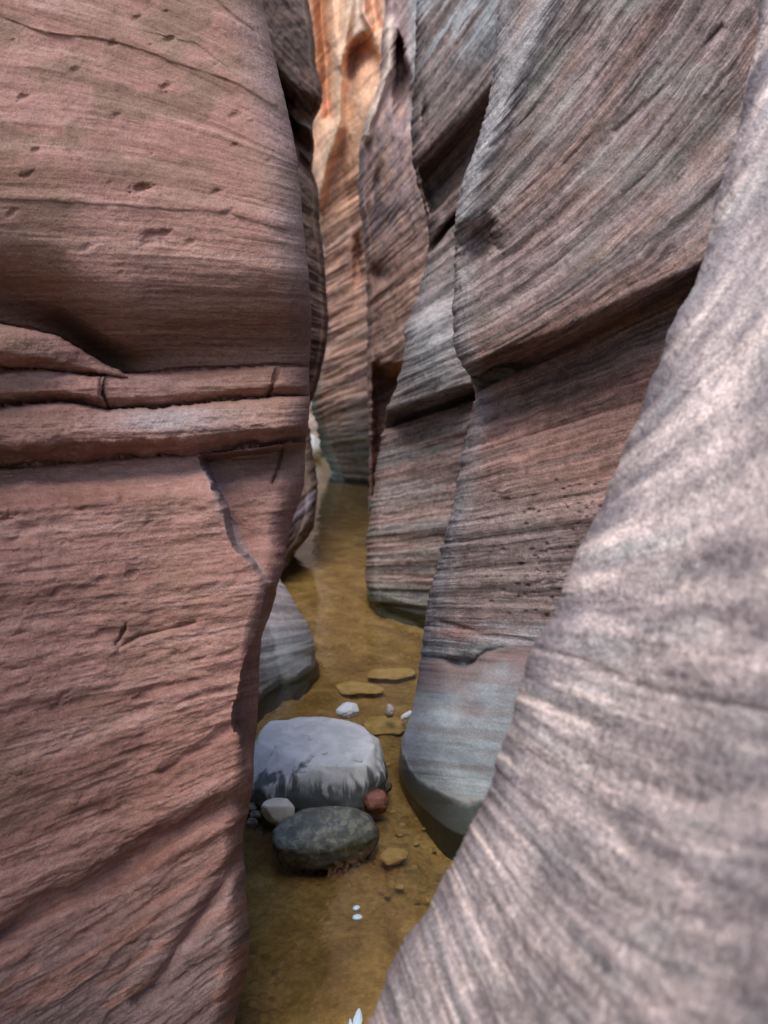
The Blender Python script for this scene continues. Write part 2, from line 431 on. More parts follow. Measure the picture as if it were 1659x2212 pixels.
def l_stain_light(x, y, al, k):
    s = col4(x.shape)
    # pale skylight painted as colour down the nose
    over(s, (0.40, 0.310, 0.295), 0.38 * sm(-110, -20, x - stab(y, L_EDGE)) * sm(720, 560, y) * sm(-200, 100, y))
    over(s, (0.20, 0.135, 0.088), 0.55 * sm(0.45, 0.7, bn(x / 130, y / 75, 3)) * sm(560, 300, y))
    over(s, (0.23, 0.125, 0.090), 0.6 * sm(540, 660, y) * sm(5, -5, y - lt(x, LA)))  # shade under the bulge painted in as darker brown
    over(s, (0.20, 0.155, 0.15), 0.7 * sm(1700, 2212, y + 0.35 * (x - 300)) * sm(0.25, 0.6, bn(al / 160, k / 34, 13)))  # greyer rock, with the deeper shade at the bottom painted in
    over(s, (0.33, 0.285, 0.285), 0.6 * sm(22, 2, np.abs(x - l_facet(y) - 10)) * sm(985, 1010, y) * sm(1262, 1220, y))  # light on the hollow's side painted as a pale strip
    over(s, (0.37, 0.335, 0.34), 0.6 * np.exp(-((x - 360) / 130) ** 2) * sm(40, 10, np.abs(y - 905)))
    return s

L_EDGE = [(-1500, -700), (-900, 60), (-400, 450), (0, 565), (150, 600), (330, 640), (500, 656), (620, 669), (720, 673), (800, 668), (870, 669), (960, 662), (1047, 655),
          (1135, 628), (1222, 611), (1300, 588), (1377, 564), (1501, 560), (1626, 549), (1750, 536), (1792, 528), (1917, 529), (2062, 538), (2166, 516), (2212, 503), (2400, 470), (3800, 300)]
L_DB = [(-1500, 2.15), (-900, 1.98), (-400, 1.86), (0, 1.80), (300, 1.78), (800, 1.78), (1100, 1.78), (1500, 1.74), (1900, 1.70), (2212, 1.66), (2600, 1.62), (3800, 1.55)]
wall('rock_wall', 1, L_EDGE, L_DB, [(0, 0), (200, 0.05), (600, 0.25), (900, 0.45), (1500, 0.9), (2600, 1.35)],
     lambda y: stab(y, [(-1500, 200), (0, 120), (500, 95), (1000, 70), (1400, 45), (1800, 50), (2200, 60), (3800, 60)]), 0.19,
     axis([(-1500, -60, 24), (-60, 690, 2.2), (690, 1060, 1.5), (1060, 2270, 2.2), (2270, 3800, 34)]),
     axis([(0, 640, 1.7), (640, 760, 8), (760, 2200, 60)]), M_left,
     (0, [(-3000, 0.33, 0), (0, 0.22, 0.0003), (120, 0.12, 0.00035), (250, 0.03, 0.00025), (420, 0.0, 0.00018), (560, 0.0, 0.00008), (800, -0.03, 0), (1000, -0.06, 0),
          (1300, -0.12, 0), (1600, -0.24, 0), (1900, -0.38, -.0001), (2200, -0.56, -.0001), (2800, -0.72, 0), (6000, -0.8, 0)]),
     offset=l_off, relief=l_rel, stain_light=l_stain_light, label='pink sandstone wall with a bulging overhang above stacked cracked ledges', back=(4.0, 0.9),
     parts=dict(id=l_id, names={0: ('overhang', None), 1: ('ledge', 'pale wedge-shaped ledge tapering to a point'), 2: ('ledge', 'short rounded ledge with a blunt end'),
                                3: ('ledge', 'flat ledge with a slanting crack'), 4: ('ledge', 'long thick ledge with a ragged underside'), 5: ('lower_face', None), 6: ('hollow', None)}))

# ------------------------------------------------------------------ 2. the big middle wall on the right
R2_LEDGE = [(700, 985), (1000, 870), (1022, 850), (1100, 812), (1250, 752), (1400, 680), (1490, 638), (1700, 545), (2400, 300)]
R2_APR = [(700, 1440), (905, 1418), (960, 1424), (1003, 1440), (1050, 1408), (1120, 1392), (1250, 1398), (1700, 1420), (2400, 1430)]
def r2_id(x, y):
    i = np.full(x.shape, 1)
    i[y < tab(x, R2_LEDGE)] = 0
    i[y > tab(x, R2_APR)] = 2
    return i
R2_EDGE = [(-1500, 2300), (-900, 1600), (-400, 1190), (0, 1079), (100, 1072), (200, 1058), (290, 1037), (335, 1022), (420, 992), (480, 984), (560, 984), (690, 980), (745, 980), (790, 1003),
           (840, 1026), (880, 1020), (950, 1004), (1010, 995), (1060, 986), (1130, 970), (1200, 949), (1300, 926), (1400, 910), (1450, 905), (1530, 891), (1600, 869), (1645, 861), (1700, 866),
           (1760, 880), (1850, 890), (2400, 900)]
R2_DB = [(-1500, 3.7), (-900, 3.3), (-400, 3.1), (0, 3.02), (400, 2.98), (700, 2.96), (900, 3.06), (1100, 2.98), (1400, 2.86), (1600, 2.80), (1750, 2.77), (2400, 2.7)]
def r2_off(x, y, nose):
    yl = tab(x, R2_LEDGE); ya = tab(x, R2_APR)
    o = np.zeros(x.shape)
    u = yl - y
    o += np.where(u > 0, -0.10 * sm(260, 40, u) + 0.27 * (1 - sm(0, 70, u)) ** 1.3, 0.0)
    v = y - yl
    o += np.where(u <= 0, 0.12 * sm(140, 0, v) + 0.05, 0)
    # the apron steps out again
    a = y - ya
    o += np.where(a > 0, -0.035 * sm(0, 90, a), 0.0)
    o += 0.03 * np.exp(-(np.abs(a) / 5) ** 2) * np.exp(-((x - 1005) / 50) ** 2)
    o += 0.05 * np.exp(-(((x - 1000) / 26) ** 2 + ((y - 1428) / 11) ** 2))
    # pocket near the nose, ridge and folds
    o += 0.13 * np.exp(-((((x - 1034 + 12 * fbm(y / 30, x / 30, 28, 3)) / 46) ** 2 + ((y - 530 + 0.35 * (x - 1036) + 16 * fbm(x / 24, y / 40, 29, 3)) / 52) ** 2) ** 1.15))
    o += 0.30 * np.exp(-((x - 1062) / 62) ** 2) * sm(58, 4, u + 10 * fbm(x / 22, y / 22, 42, 3)) * (u > 0)
    rid = [(1200, -40), (1150, 80), (1085, 230), (1030, 360), (1000, 470)]
    o -= 0.05 * np.exp(-(pdist(x, y, rid) / 26) ** 2)
    for pts, wd, dp in (([(1240, 640), (1330, 575), (1470, 480), (1600, 370)], 7, .020), ([(1330, 285), (1440, 190), (1530, 90), (1560, 60)], 8, .030), ([(1130, 735), (1260, 665), (1420, 590)], 6, .012),
                        ([(1060, 320), (1180, 220), (1290, 100), (1370, 0)], 8, .016), ([(1110, 430), (1220, 350), (1330, 250), (1420, 140)], 6, .014), ([(1040, 640), (1140, 560), (1270, 480), (1400, 380), (1560, 200)], 6, .014),
                        ([(1000, 985), (1180, 930), (1380, 870)], 5, .010), ([(985, 1075), (1150, 1045), (1330, 985)], 5, .008), ([(930, 1335), (1040, 1372), (1170, 1388)], 6, .02)):
        o += .5 * dp * np.exp(-(pdist(x, y, pts) / wd) ** 2)
    rs = np.random.RandomState(9)
    for _ in range(150):
        cx, cy = rs.uniform(1040, 1340), rs.uniform(1040, 1350)
        if cx < 1130 and rs.rand() < .6: continue
        a_, b_, dp = rs.uniform(3, 7), rs.uniform(3, 5), rs.uniform(.005, .013)
        ry = np.abs(y[:, 0] - cy) < 4 * b_
        xs = x[ry]; ys = y[ry]
        o[ry] += dp * np.exp(-(((xs - cx) / a_) ** 2 + ((ys - cy) / b_) ** 2) ** 1.4)
    return o
def r2_rel(x, y, al, k):
    ya = tab(x, R2_APR)
    md = .35 + .9 * vn(x / 110, y / 90, 27)
    n = md * (4.4 * fbm(al / 320, k / 10, 21, 4) + 2.2 * fbm(al / 120, k / 4.6, 22, 3)) + 6 * (ridged(al / 420, k / 26, 23, 3) - .5)
    n = n + 1.5 * fbm(x / 9, y / 22, 24, 3) * sm(900, 600, y + 0 * x) + 3 * fbm(x / 90, y / 60, 25, 4)
    f = sm(0, 45, y - ya)
    return n * (1 - .86 * f) + 2.0 * fbm(x / 60, y / 40, 26, 3) * f
def r2_stain_light(x, y, al, k):
    s = col4(x.shape); e = stab(y, R2_EDGE); yl = tab(x, R2_LEDGE); ya = tab(x, R2_APR)
    band = bn(al / 400, k / 20, 31); b2 = bn(al / 260, k / 46, 32)
    over(s, (0.255, 0.190, 0.180), 0.40 * sm(.3, .6, bn(al / 240, k / 18, 41)))
    over(s, (0.25, 0.145, 0.105), 0.40 * sm(0.5, 0.9, b2) * sm(0, -20, y - yl))
    over(s, (0.31, 0.165, 0.115), 0.8 * sm(170, 10, yl - y) * sm(-5, 2, yl - y) * sm(.25, .6, band))
    # reddish lower face fading to grey stripes
    over(s, (0.345, 0.195, 0.160), 0.88 * sm(-4, 6, y - yl) * sm(1190, 960, y + 0.25 * (1250 - x)) * (.6 + .4 * sm(.25, .6, bn(al / 300, k / 14, 33))))
    over(s, (0.30, 0.175, 0.15), 0.7 * np.exp(-((y - 1372 - 0.06 * (x - 1050)) / 20) ** 2))
    # pale grey nose and ridge, skylight painted into their colour
    over(s, (0.37, 0.35, 0.355), 0.5 * sm(62, 10, x - e) * sm(.2, .7, bn(x / 26, y / 60, 34) * .5 + .4))
    over(s, (0.42, 0.42, 0.42), 0.5 * np.exp(-(pdist(x, y, [(1200, -40), (1150, 80), (1085, 230), (1030, 360), (1000, 470)]) / 30) ** 2))
    over(s, (0.26, 0.25, 0.23), 0.3 * sm(.5, .8, bn(x / 120, y / 90, 36)) * sm(700, 300, y))
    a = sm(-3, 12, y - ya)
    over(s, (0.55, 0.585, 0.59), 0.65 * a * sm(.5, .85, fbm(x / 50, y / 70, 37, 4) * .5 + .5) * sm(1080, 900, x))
    fade = sm(150, 0, y - ya + 70 * fbm(x / 60, y / 40, 39, 4)) * sm(-8, 2, y - ya)
    over(s, (0.235, 0.165, 0.155), 0.95 * fade)
    over(s, (0.265, 0.27, 0.285), 0.8 * sm(-75, 0, y - ya + 50 * fbm(x / 60, y / 18, 40, 4)) * sm(6, -2, y - ya))
    over(s, (0.13, 0.155, 0.14), 0.75 * sm(1660, 1760, y - .55 * (x - 880)) * a)
    return s
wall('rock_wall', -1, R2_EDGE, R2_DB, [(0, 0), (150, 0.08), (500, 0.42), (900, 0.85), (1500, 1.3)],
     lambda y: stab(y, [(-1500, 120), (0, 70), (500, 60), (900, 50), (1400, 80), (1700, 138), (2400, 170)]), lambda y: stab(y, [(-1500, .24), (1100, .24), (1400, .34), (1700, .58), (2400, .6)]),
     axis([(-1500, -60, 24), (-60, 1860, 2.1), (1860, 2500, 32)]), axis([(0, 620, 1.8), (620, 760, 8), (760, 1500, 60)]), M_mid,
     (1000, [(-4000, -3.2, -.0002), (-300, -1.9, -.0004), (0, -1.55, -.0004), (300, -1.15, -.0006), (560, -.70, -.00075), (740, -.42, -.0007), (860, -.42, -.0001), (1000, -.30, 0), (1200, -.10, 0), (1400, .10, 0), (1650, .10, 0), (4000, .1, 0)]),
     offset=r2_off, relief=r2_rel, stain_light=r2_stain_light, label='banded grey-brown wall with a slanting dark ledge and blue-grey foot', back=(5.0, 1.6),
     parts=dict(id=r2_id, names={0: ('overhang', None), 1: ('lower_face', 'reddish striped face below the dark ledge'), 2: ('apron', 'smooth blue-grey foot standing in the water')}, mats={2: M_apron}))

# ------------------------------------------------------------------ 3. the pale foreground wall on the right
R1_EDGE = [(-1500, 2700), (-900, 2150), (-400, 1780), (0, 1640), (124, 1634), (178, 1618), (232, 1605), (331, 1580), (435, 1547), (592, 1506), (621, 1493), (683, 1456), (766, 1431), (828, 1403), (920, 1370),
           (1029, 1326), (1095, 1295), (1196, 1247), (1270, 1216), (1349, 1181), (1398, 1151), (1446, 1133), (1512, 1116), (1555, 1107), (1620, 1080), (1659, 1070), (1716, 1053), (1800, 1009), (1853, 982),
           (1918, 947), (1971, 925), (2011, 890), (2059, 859), (2129, 829), (2186, 807), (2212, 794), (2400, 730), (3000, 600), (5200, 300)]
R1_DB = [(-1500, 1.9), (-900, 1.6), (-400, 1.36), (0, 1.24), (400, 1.12), (800, 1.02), (1200, .95), (1600, .91), (2212, .88), (3000, .82), (5200, .78)]
def r1_off(x, y, nose):
    o = np.zeros(x.shape)
    o += 0.010 * np.exp(-(pdist(x, y, [(1493, 625), (1560, 560), (1660, 440), (1800, 280)]) / 16) ** 2)
    o += 0.006 * np.exp(-(pdist(x, y, [(1155, 1400), (1250, 1425), (1400, 1490), (1660, 1540)]) / 12) ** 2)
    o += -0.02 * np.exp(-(pdist(x, y, [(1440, 780), (1520, 680), (1660, 540), (1900, 300)]) / 60) ** 2)
    return o
def r1_rel(x, y, al, k):
    n = 6.0 * fbm(al / 300, k / 34, 41, 4) + 7 * (ridged(al / 600, k / 75, 42, 2) - .5) + 1.5 * fbm(al / 45, k / 16, 43, 4)
    return n + 3.2 * fbm(x / 18, y / 18, 44, 4)
def r1_stain(x, y, al, k):
    s = col4(x.shape); e = stab(y, R1_EDGE)
    over(s, (0.22, 0.185, 0.195), 0.8 * sm(170, 15, x - e) * sm(.15, .55, fbm(al / 110, k / 30, 52, 4) * .5 + .5))
    over(s, (0.31, 0.33, 0.31), 0.36 * sm(.52, .75, fbm(al / 160, k / 45, 51, 4) * .5 + .5))
    over(s, (0.22, 0.180, 0.185), 0.5 * sm(.48, .80, fbm(al / 200, k / 30, 54, 4) * .6 + .5))
    over(s, (0.84, 0.67, 0.585), 0.7 * sm(.48, .80, fbm(al / 300, k / 34, 53, 4) * .5 + .5))
    over(s, (0.33, 0.275, 0.275), 0.4 * sm(1420, 1850, y) * sm(.25, .65, bn(x / 60, y / 60, 55)))
    return s
wall('rock_wall', -1, R1_EDGE, R1_DB, [(0, 0), (120, 0.06), (400, 0.26), (800, 0.46), (1300, 0.60), (2600, 0.66)],
     lambda y: stab(y, [(-1500, 120), (0, 70), (600, 90), (1200, 90), (1800, 80), (2300, 80), (5200, 80)]), 0.10,
     axis([(-1500, -60, 30), (-60, 2270, 2.5), (2270, 5200, 60)]), axis([(0, 780, 2.3), (780, 1000, 12), (1000, 2400, 70)]), M_near,
     (1000, [(-3000, -2.2, -.0004), (300, -1.9, -.0006), (800, -1.2, -.0007), (1060, -.75, -.0007), (1156, -.5, -.0006), (1236, -.25, -.0004), (1285, 0, -.00015), (1364, .22, 0), (1482, .75, -.0004), (1700, 1.6, -.0011), (2040, 2.4, -.0017), (2600, 2.6, -.0017), (9000, 2.6, -.0017)], 250.0),
     offset=r1_off, relief=r1_rel, stain_light=r1_stain, label='pale pinkish-grey slope of rock leaning out in front of the banded wall', back=(4.0, 0.25))

# ------------------------------------------------------------------ 4. second wall on the right, further in
R3_LEDGE = [(600, 985), (800, 945), (834, 928), (900, 905), (1022, 868), (1300, 770), (2400, 400)]
R3_EDGE = [(-1500, 1900), (-900, 1350), (-400, 1010), (0, 902), (120, 897), (207, 892), (280, 890), (353, 893), (415, 908), (470, 924), (552, 924), (600, 912), (650, 899), (700, 878), (790, 871), (830, 857), (870, 842),
           (905, 832), (960, 824), (1000, 816), (1080, 803), (1150, 794), (1200, 790), (1255, 790), (1295, 797), (1340, 806), (1500, 815)]
R3_DB = [(-1500, 7.6), (-400, 6.5), (0, 6.2), (400, 6.05), (700, 5.85), (860, 5.8), (960, 6.05), (1200, 6.0), (1300, 5.95), (1500, 5.9)]
def r3_off(x, y, nose):
    yl = tab(x, R3_LEDGE); u = yl - y
    o = np.where(u > 0, 0.55 * (1 - sm(0, 48, u)) ** 1.3, 0.20 * sm(60, 0, -u) + .03)
    o -= 0.45 * np.exp(-(((x - 940) / 75) ** 2 + ((y - 760) / 120) ** 2))
    xl = tab(y, [(200, 990), (300, 925), (353, 897), (415, 911), (470, 929), (520, 945)])
    o += 0.42 * sm(0, 75, y - 352 + 1.05 * (x - 893)) * sm(0, 11, x - xl) * sm(2, -16, y - 478 + 1.0 * (x - 926))
    o += 0.10 * np.exp(-((((x - 917) / 6) ** 2 + ((y - 250) / 34) ** 2)))
    o += 0.2 * np.exp(-(pdist(x, y, [(926, 545), (960, 500), (985, 470)]) / 7) ** 2)
    return o
def r3_rel(x, y, al, k):
    return 3.6 * fbm(al / 200, k / 10, 61, 4) + 1.8 * fbm(al / 80, k / 4.4, 62, 3) + 5 * (ridged(al / 260, k / 24, 63, 3) - .5) + 3 * fbm(x / 45, y / 40, 64, 4)
def r3_stain_light(x, y, al, k):
    s = col4(x.shape); yl = tab(x, R3_LEDGE)
    over(s, (0.20, 0.125, 0.095), 0.8 * np.exp(-(((x - 985 + .5 * (y - 330)) / 80) ** 2 + ((y - 370) / 120) ** 2)))  # brown shadow patch painted into the recess
    over(s, (0.34, 0.35, 0.36), 0.7 * np.exp(-(((x - 930) / 80) ** 2 + ((y - 760) / 140) ** 2)) * sm(0, 25, yl - y))
    over(s, (0.38, 0.40, 0.40), 0.7 * sm(200, 40, y) * sm(.3, .7, bn(al / 120, k / 22, 66)))
    over(s, (0.36, 0.25, 0.22), 0.7 * sm(0, 20, y - yl) * sm(.1, .7, bn(al / 200, k / 22, 67)))
    over(s, (0.27, 0.265, 0.26), 0.45 * sm(0, 20, y - yl) * sm(.5, .8, bn(al / 200, k / 30, 68)))
    over(s, (0.24, 0.28, 0.27), 0.6 * sm(1230, 1275, y - .12 * (x - 800)))
    return s
wall('rock_wall', -1, R3_EDGE, R3_DB, [(0, 0), (60, 0.2), (200, 0.9), (400, 1.7), (900, 2.6)], lambda y: stab(y, [(-1500, 60), (0, 46), (900, 30), (1500, 26)]), 0.36,
     axis([(-1500, -40, 24), (-40, 1370, 2.0), (1370, 1560, 16)]), axis([(0, 230, 1.6), (230, 420, 8), (420, 900, 60)]), M_mid,
     (860, [(-4000, -2.2, 0), (0, -1.4, -.0004), (300, -1.15, -.0008), (520, -.85, -.0006), (700, -.62, 0), (900, -.34, 0), (1000, -.26, 0), (1150, -.13, 0), (1250, .0, 0), (1350, .18, 0), (3000, .2, 0)]),
     offset=r3_off, relief=r3_rel, stain_light=r3_stain_light, label='grey striped wall between the banded wall and the dark crack', back=(6.0, 2.5), narc=30,
     parts=dict(id=lambda x, y: (y > tab(x, R3_LEDGE)).astype(int), names={0: ('overhang', 'smooth grey bulge above hollows painted with brown shade'), 1: ('lower_face', 'evenly striped face rising from the water')}))

# ------------------------------------------------------------------ 5. purple-grey wall behind the crack
R4_EDGE = [(-1500, 1650), (-400, 940), (-60, 836), (22, 832), (77, 826), (132, 823), (198, 814), (253, 794), (297, 781), (363, 775), (417, 773), (480, 781), (560, 789), (620, 792), (780, 793), (890, 796), (1000, 797), (1085, 797), (1200, 797)]
def r4_off(x, y, nose):
    ty = np.clip((y - 75) / 150, 0, 1); cx = 860 + 16 * ty; hw = 3 + 20 * ty ** .8
    o = 0.75 * np.exp(-(np.abs(x - cx) / hw) ** 4) * sm(60, 95, y) * sm(300, 200, y)
    o += 0.25 * np.exp(-(((x - 815 - .2 * (390 - y)) / 9) ** 2 + ((y - 395) / 38) ** 2))
    o += 0.9 * sm(800, 812, x) * sm(780, 815, y)
    o += 0.3 * np.exp(-(((x - 818) / 18) ** 2 + ((y - 590) / 20) ** 2))
    o -= 0.35 * np.exp(-(pdist(x, y, [(842, 60), (838, 150), (815, 215), (790, 290)]) / 12) ** 2)
    return o
def r4_rel(x, y, al, k):
    return 3.6 * fbm(al / 120, k / 12, 71, 4) + 2 * fbm(al / 60, k / 5, 72, 3) + 4 * fbm(x / 16, y / 44, 73, 4) * (.3 + .7 * sm(0, 30, x - stab(y, R4_EDGE)))
def r4_stain(x, y, al, k):
    s = col4(x.shape)
    over(s, (0.36, 0.265, 0.27), 0.7 * sm(640, 430, y))
    over(s, (0.40, 0.25, 0.19), 0.55 * sm(.5, .75, bn(al / 90, k / 26, 77)) * sm(430, 540, y))
    over(s, (0.20, 0.165, 0.175), 0.6 * sm(.48, .7, bn(x / 20, y / 60, 74)) * sm(200, 260, y) * sm(520, 440, y))
    over(s, (0.52, 0.33, 0.24), 0.7 * sm(.64, .82, bn((x + .35 * y) / 9, y / 34, 75)) * sm(200, 260, y) * sm(620, 500, y))
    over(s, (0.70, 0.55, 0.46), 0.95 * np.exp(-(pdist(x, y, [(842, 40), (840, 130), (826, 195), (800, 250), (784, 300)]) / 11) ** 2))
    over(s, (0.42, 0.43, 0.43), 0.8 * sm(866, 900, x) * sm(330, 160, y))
    return s
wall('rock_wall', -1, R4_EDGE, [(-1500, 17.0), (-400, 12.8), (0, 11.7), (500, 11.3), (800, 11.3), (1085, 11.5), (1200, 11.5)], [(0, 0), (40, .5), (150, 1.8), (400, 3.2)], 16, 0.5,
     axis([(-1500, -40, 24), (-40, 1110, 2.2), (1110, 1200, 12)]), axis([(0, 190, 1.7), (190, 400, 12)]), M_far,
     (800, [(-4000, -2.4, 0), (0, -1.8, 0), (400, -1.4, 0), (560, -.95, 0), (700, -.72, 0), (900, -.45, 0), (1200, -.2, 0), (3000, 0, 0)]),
     offset=r4_off, relief=r4_rel, stain_light=r4_stain, label='purple-grey fluted wall with a pale crest beside the orange alcove', back=(7.0, 3.0), narc=20)

# ------------------------------------------------------------------ 6. far centre wall, orange bounced light painted above, stripes below
C_EDGE = [(-1500, 690), (-400, 660), (0, 655), (300, 662), (440, 684), (500, 692), (600, 698), (700, 702), (760, 699), (800, 690), (840, 682), (880, 677), (915, 680), (950, 688), (985, 700), (1010, 708), (1030, 716), (1060, 726), (1200, 740)]
def c_bounce(x, y): return sm(95, -95, y - (452 - .9 * (x - 680)))  # mask for the painted bounce glow
def c_off(x, y, nose):
    x0_ = x; x = x + 14 * fbm(y / 34, x / 60, 331, 3)
    o = 0.8 * np.exp(-((((x - 786) / 37) ** 2 + ((y - 150 + .1 * (x - 783)) / 72) ** 2) ** 4)) * sm(240, 110, y)
    x = x0_
    o -= 0.55 * np.exp(-(pdist(x, y, [(764, -60), (752, 30), (742, 88), (731, 198), (728, 275), (704, 352), (682, 450)]) / 15) ** 2)
    o += 0.7 * np.exp(-(pdist(x, y, [(690, -60), (696, 60), (706, 140), (712, 250)]) / 13) ** 2)
    o -= 0.3 * np.exp(-(pdist(x, y, [(716, -60), (722, 60), (730, 140)]) / 9) ** 2)
    o += 0.5 * np.exp(-(pdist(x, y, [(800, -60), (808, 20), (815, 60)]) / 12) ** 2)
    o -= 0.3 * np.exp(-(pdist(x, y, [(784, -60), (786, 30), (802, 60)]) / 7) ** 2)
    e = stab(y, C_EDGE)
    o += 1.0 * sm(26, 0, x - e) * sm(905, 960, y)
    o += 0.4 * np.exp(-(((x - 775) / 10) ** 2 + ((y - 560) / 60) ** 2))
    return o
def c_rel(x, y, al, k):
    f = c_bounce(x, y)
    return (1 - f) * (10 * fbm(al / 140, k / 19, 81, 3) + 2.4 * fbm(al / 60, k / 7, 82, 3)) + f * 4 * fbm(x / 14, y / 40, 83, 4)
def c_stain_light(x, y, al, k):
    s = col4(x.shape); f = c_bounce(x, y)
    over(s, (0.82, 0.51, 0.345), 0.92 * f)  # light bounced from sunlit rock higher up, painted as orange
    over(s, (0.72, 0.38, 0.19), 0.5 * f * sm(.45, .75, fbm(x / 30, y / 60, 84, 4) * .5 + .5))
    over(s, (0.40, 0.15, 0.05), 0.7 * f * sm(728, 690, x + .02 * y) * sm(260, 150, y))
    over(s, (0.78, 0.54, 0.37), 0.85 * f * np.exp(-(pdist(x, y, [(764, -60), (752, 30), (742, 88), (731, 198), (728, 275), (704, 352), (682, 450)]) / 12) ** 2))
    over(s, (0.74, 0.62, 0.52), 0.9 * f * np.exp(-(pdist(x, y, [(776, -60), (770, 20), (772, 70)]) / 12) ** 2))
    over(s, (0.24, 0.15, 0.11), 0.6 * np.exp(-((((x - 766 + 9 * fbm(y / 20, x / 30, 332, 3)) / 16) ** 2 + ((y - 165) / 75) ** 2) ** 2)))  # shade inside the alcove painted as a dark patch
    over(s, (0.82, 0.50, 0.37), 0.8 * (1 - f) * sm(.35, .7, bn(al / 90, k / 20, 86)))
    over(s, (0.15, 0.175, 0.13), 0.7 * sm(850, 1000, y + .5 * (x - 690)) * (1 - f))
    over(s, (0.08, 0.14, 0.09), 0.8 * sm(24, 0, x - stab(y, C_EDGE)) * sm(790, 850, y))
    return s
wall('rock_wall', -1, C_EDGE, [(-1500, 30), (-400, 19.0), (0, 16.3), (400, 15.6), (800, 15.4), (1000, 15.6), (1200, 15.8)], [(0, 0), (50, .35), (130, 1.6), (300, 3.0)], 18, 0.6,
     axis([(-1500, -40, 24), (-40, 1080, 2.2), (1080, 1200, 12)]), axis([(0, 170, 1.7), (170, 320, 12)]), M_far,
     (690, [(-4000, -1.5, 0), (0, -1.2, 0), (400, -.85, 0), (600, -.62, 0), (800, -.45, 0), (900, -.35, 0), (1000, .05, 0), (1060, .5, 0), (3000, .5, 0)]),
     offset=c_off, relief=c_rel, stain_light=c_stain_light, label='far wall with orange bounced light painted above, pink stripes and mossy green below', back=(8.0, 4.0), narc=20,
     parts=dict(id=lambda x, y: (y > 452 - .9 * (x - 680)).astype(int), names={0: ('upper_face', 'face tinted with orange bounced light, with an arched alcove'), 1: ('lower_face', 'pink and brown striped face')}))

# ------------------------------------------------------------------ 7. dark brown wall behind the near left wall
L2_EDGE = [(-1500, -400), (-400, 525), (0, 666), (100, 681), (143, 683), (187, 695), (231, 693), (262, 678), (285, 676), (308, 680), (345, 676), (362, 674), (406, 686), (440, 690), (472, 690), (540, 699), (620, 704), (700, 709), (760, 703), (800, 694),
           (840, 684), (870, 672), (910, 660), (960, 650), (1040, 640), (1200, 630)]
def l2_off(x, y, nose):
    o = np.zeros(x.shape)
    for pts, hi in (([(540, 120), (600, 195), (640, 238), (700, 268)], .9), ([(600, 215), (640, 290), (690, 352)], .7), ([(610, 250), (650, 340), (690, 410), (700, 420)], .6)):
        p = np.array(pts); yy = np.interp(x, p[:, 0], p[:, 1])
        o += hi * sm(-55, 0, y - yy) * sm(26, 0, y - yy)
    return o
def l2_rel(x, y, al, k): return (4.5 * fbm(al / 120, k / 13, 91, 4) + 2.4 * fbm(al / 50, k / 5, 92, 3)) * (.3 + .7 * sm(0, -28, x - stab(y, L2_EDGE))) + 4 * fbm(x / 22, y / 22, 93, 4) * sm(4, -26, x - stab(y, L2_EDGE))
wall('rock_wall', 1, L2_EDGE, [(-1500, 10.6), (-400, 9.6), (0, 9.2), (400, 9.0), (800, 9.0), (1200, 9.0)], [(0, 0), (60, .6), (200, 1.8), (400, 2.6)], 14, 0.45,
     axis([(-1500, -40, 24), (-40, 1010, 2.2), (1010, 1200, 12)]), axis([(0, 140, 1.8), (140, 400, 12)]), M_dark,
     (620, [(-4000, 1.4, 0), (0, 1.25, 0), (200, 1.1, 0), (400, .9, 0), (700, .3, 0), (900, 0, 0), (3000, 0, 0)]), offset=l2_off, relief=l2_rel,
     label='dark brown overhanging wall just behind the near left bulge', back=(7.0, 2.5), narc=20)

# ------------------------------------------------------------------ 8. dark foot of the left wall by the narrow water
L3_EDGE = [(820, 600), (870, 640), (905, 662), (960, 672), (1010, 682), (1050, 687), (1095, 685), (1140, 674), (1170, 655), (1200, 634), (1235, 613), (1300, 590), (1450, 560)]
wall('rock_wall', 1, L3_EDGE, [(820, 9.5), (960, 8.4), (1050, 7.9), (1140, 7.4), (1235, 6.9), (1450, 6.6)], [(0, 0), (50, .5), (200, 1.6), (400, 2.2)], 26, 0.5,
     axis([(820, 1300, 2.2), (1300, 1450, 12)]), axis([(0, 120, 1.8), (120, 380, 12)]), M_dark,
     (640, [(-2000, .6, 0), (800, .3, 0), (1100, -.9, 0), (1300, -1.2, 0), (3000, -1.2, 0)]),
     relief=lambda x, y, al, k: 4 * fbm(al / 80, k / 12, 95, 4) + 3 * fbm(x / 30, y / 30, 96, 4),
     stain_light=lambda x, y, al, k: over(col4(x.shape), (0.20, 0.17, 0.20), 0.75 * sm(.3, .7, bn(al / 60, k / 20, 97)) * sm(980, 1080, y)),
     label='low dark purple rock foot beside the narrow part of the stream', back=(7.0, 1.5), narc=20)

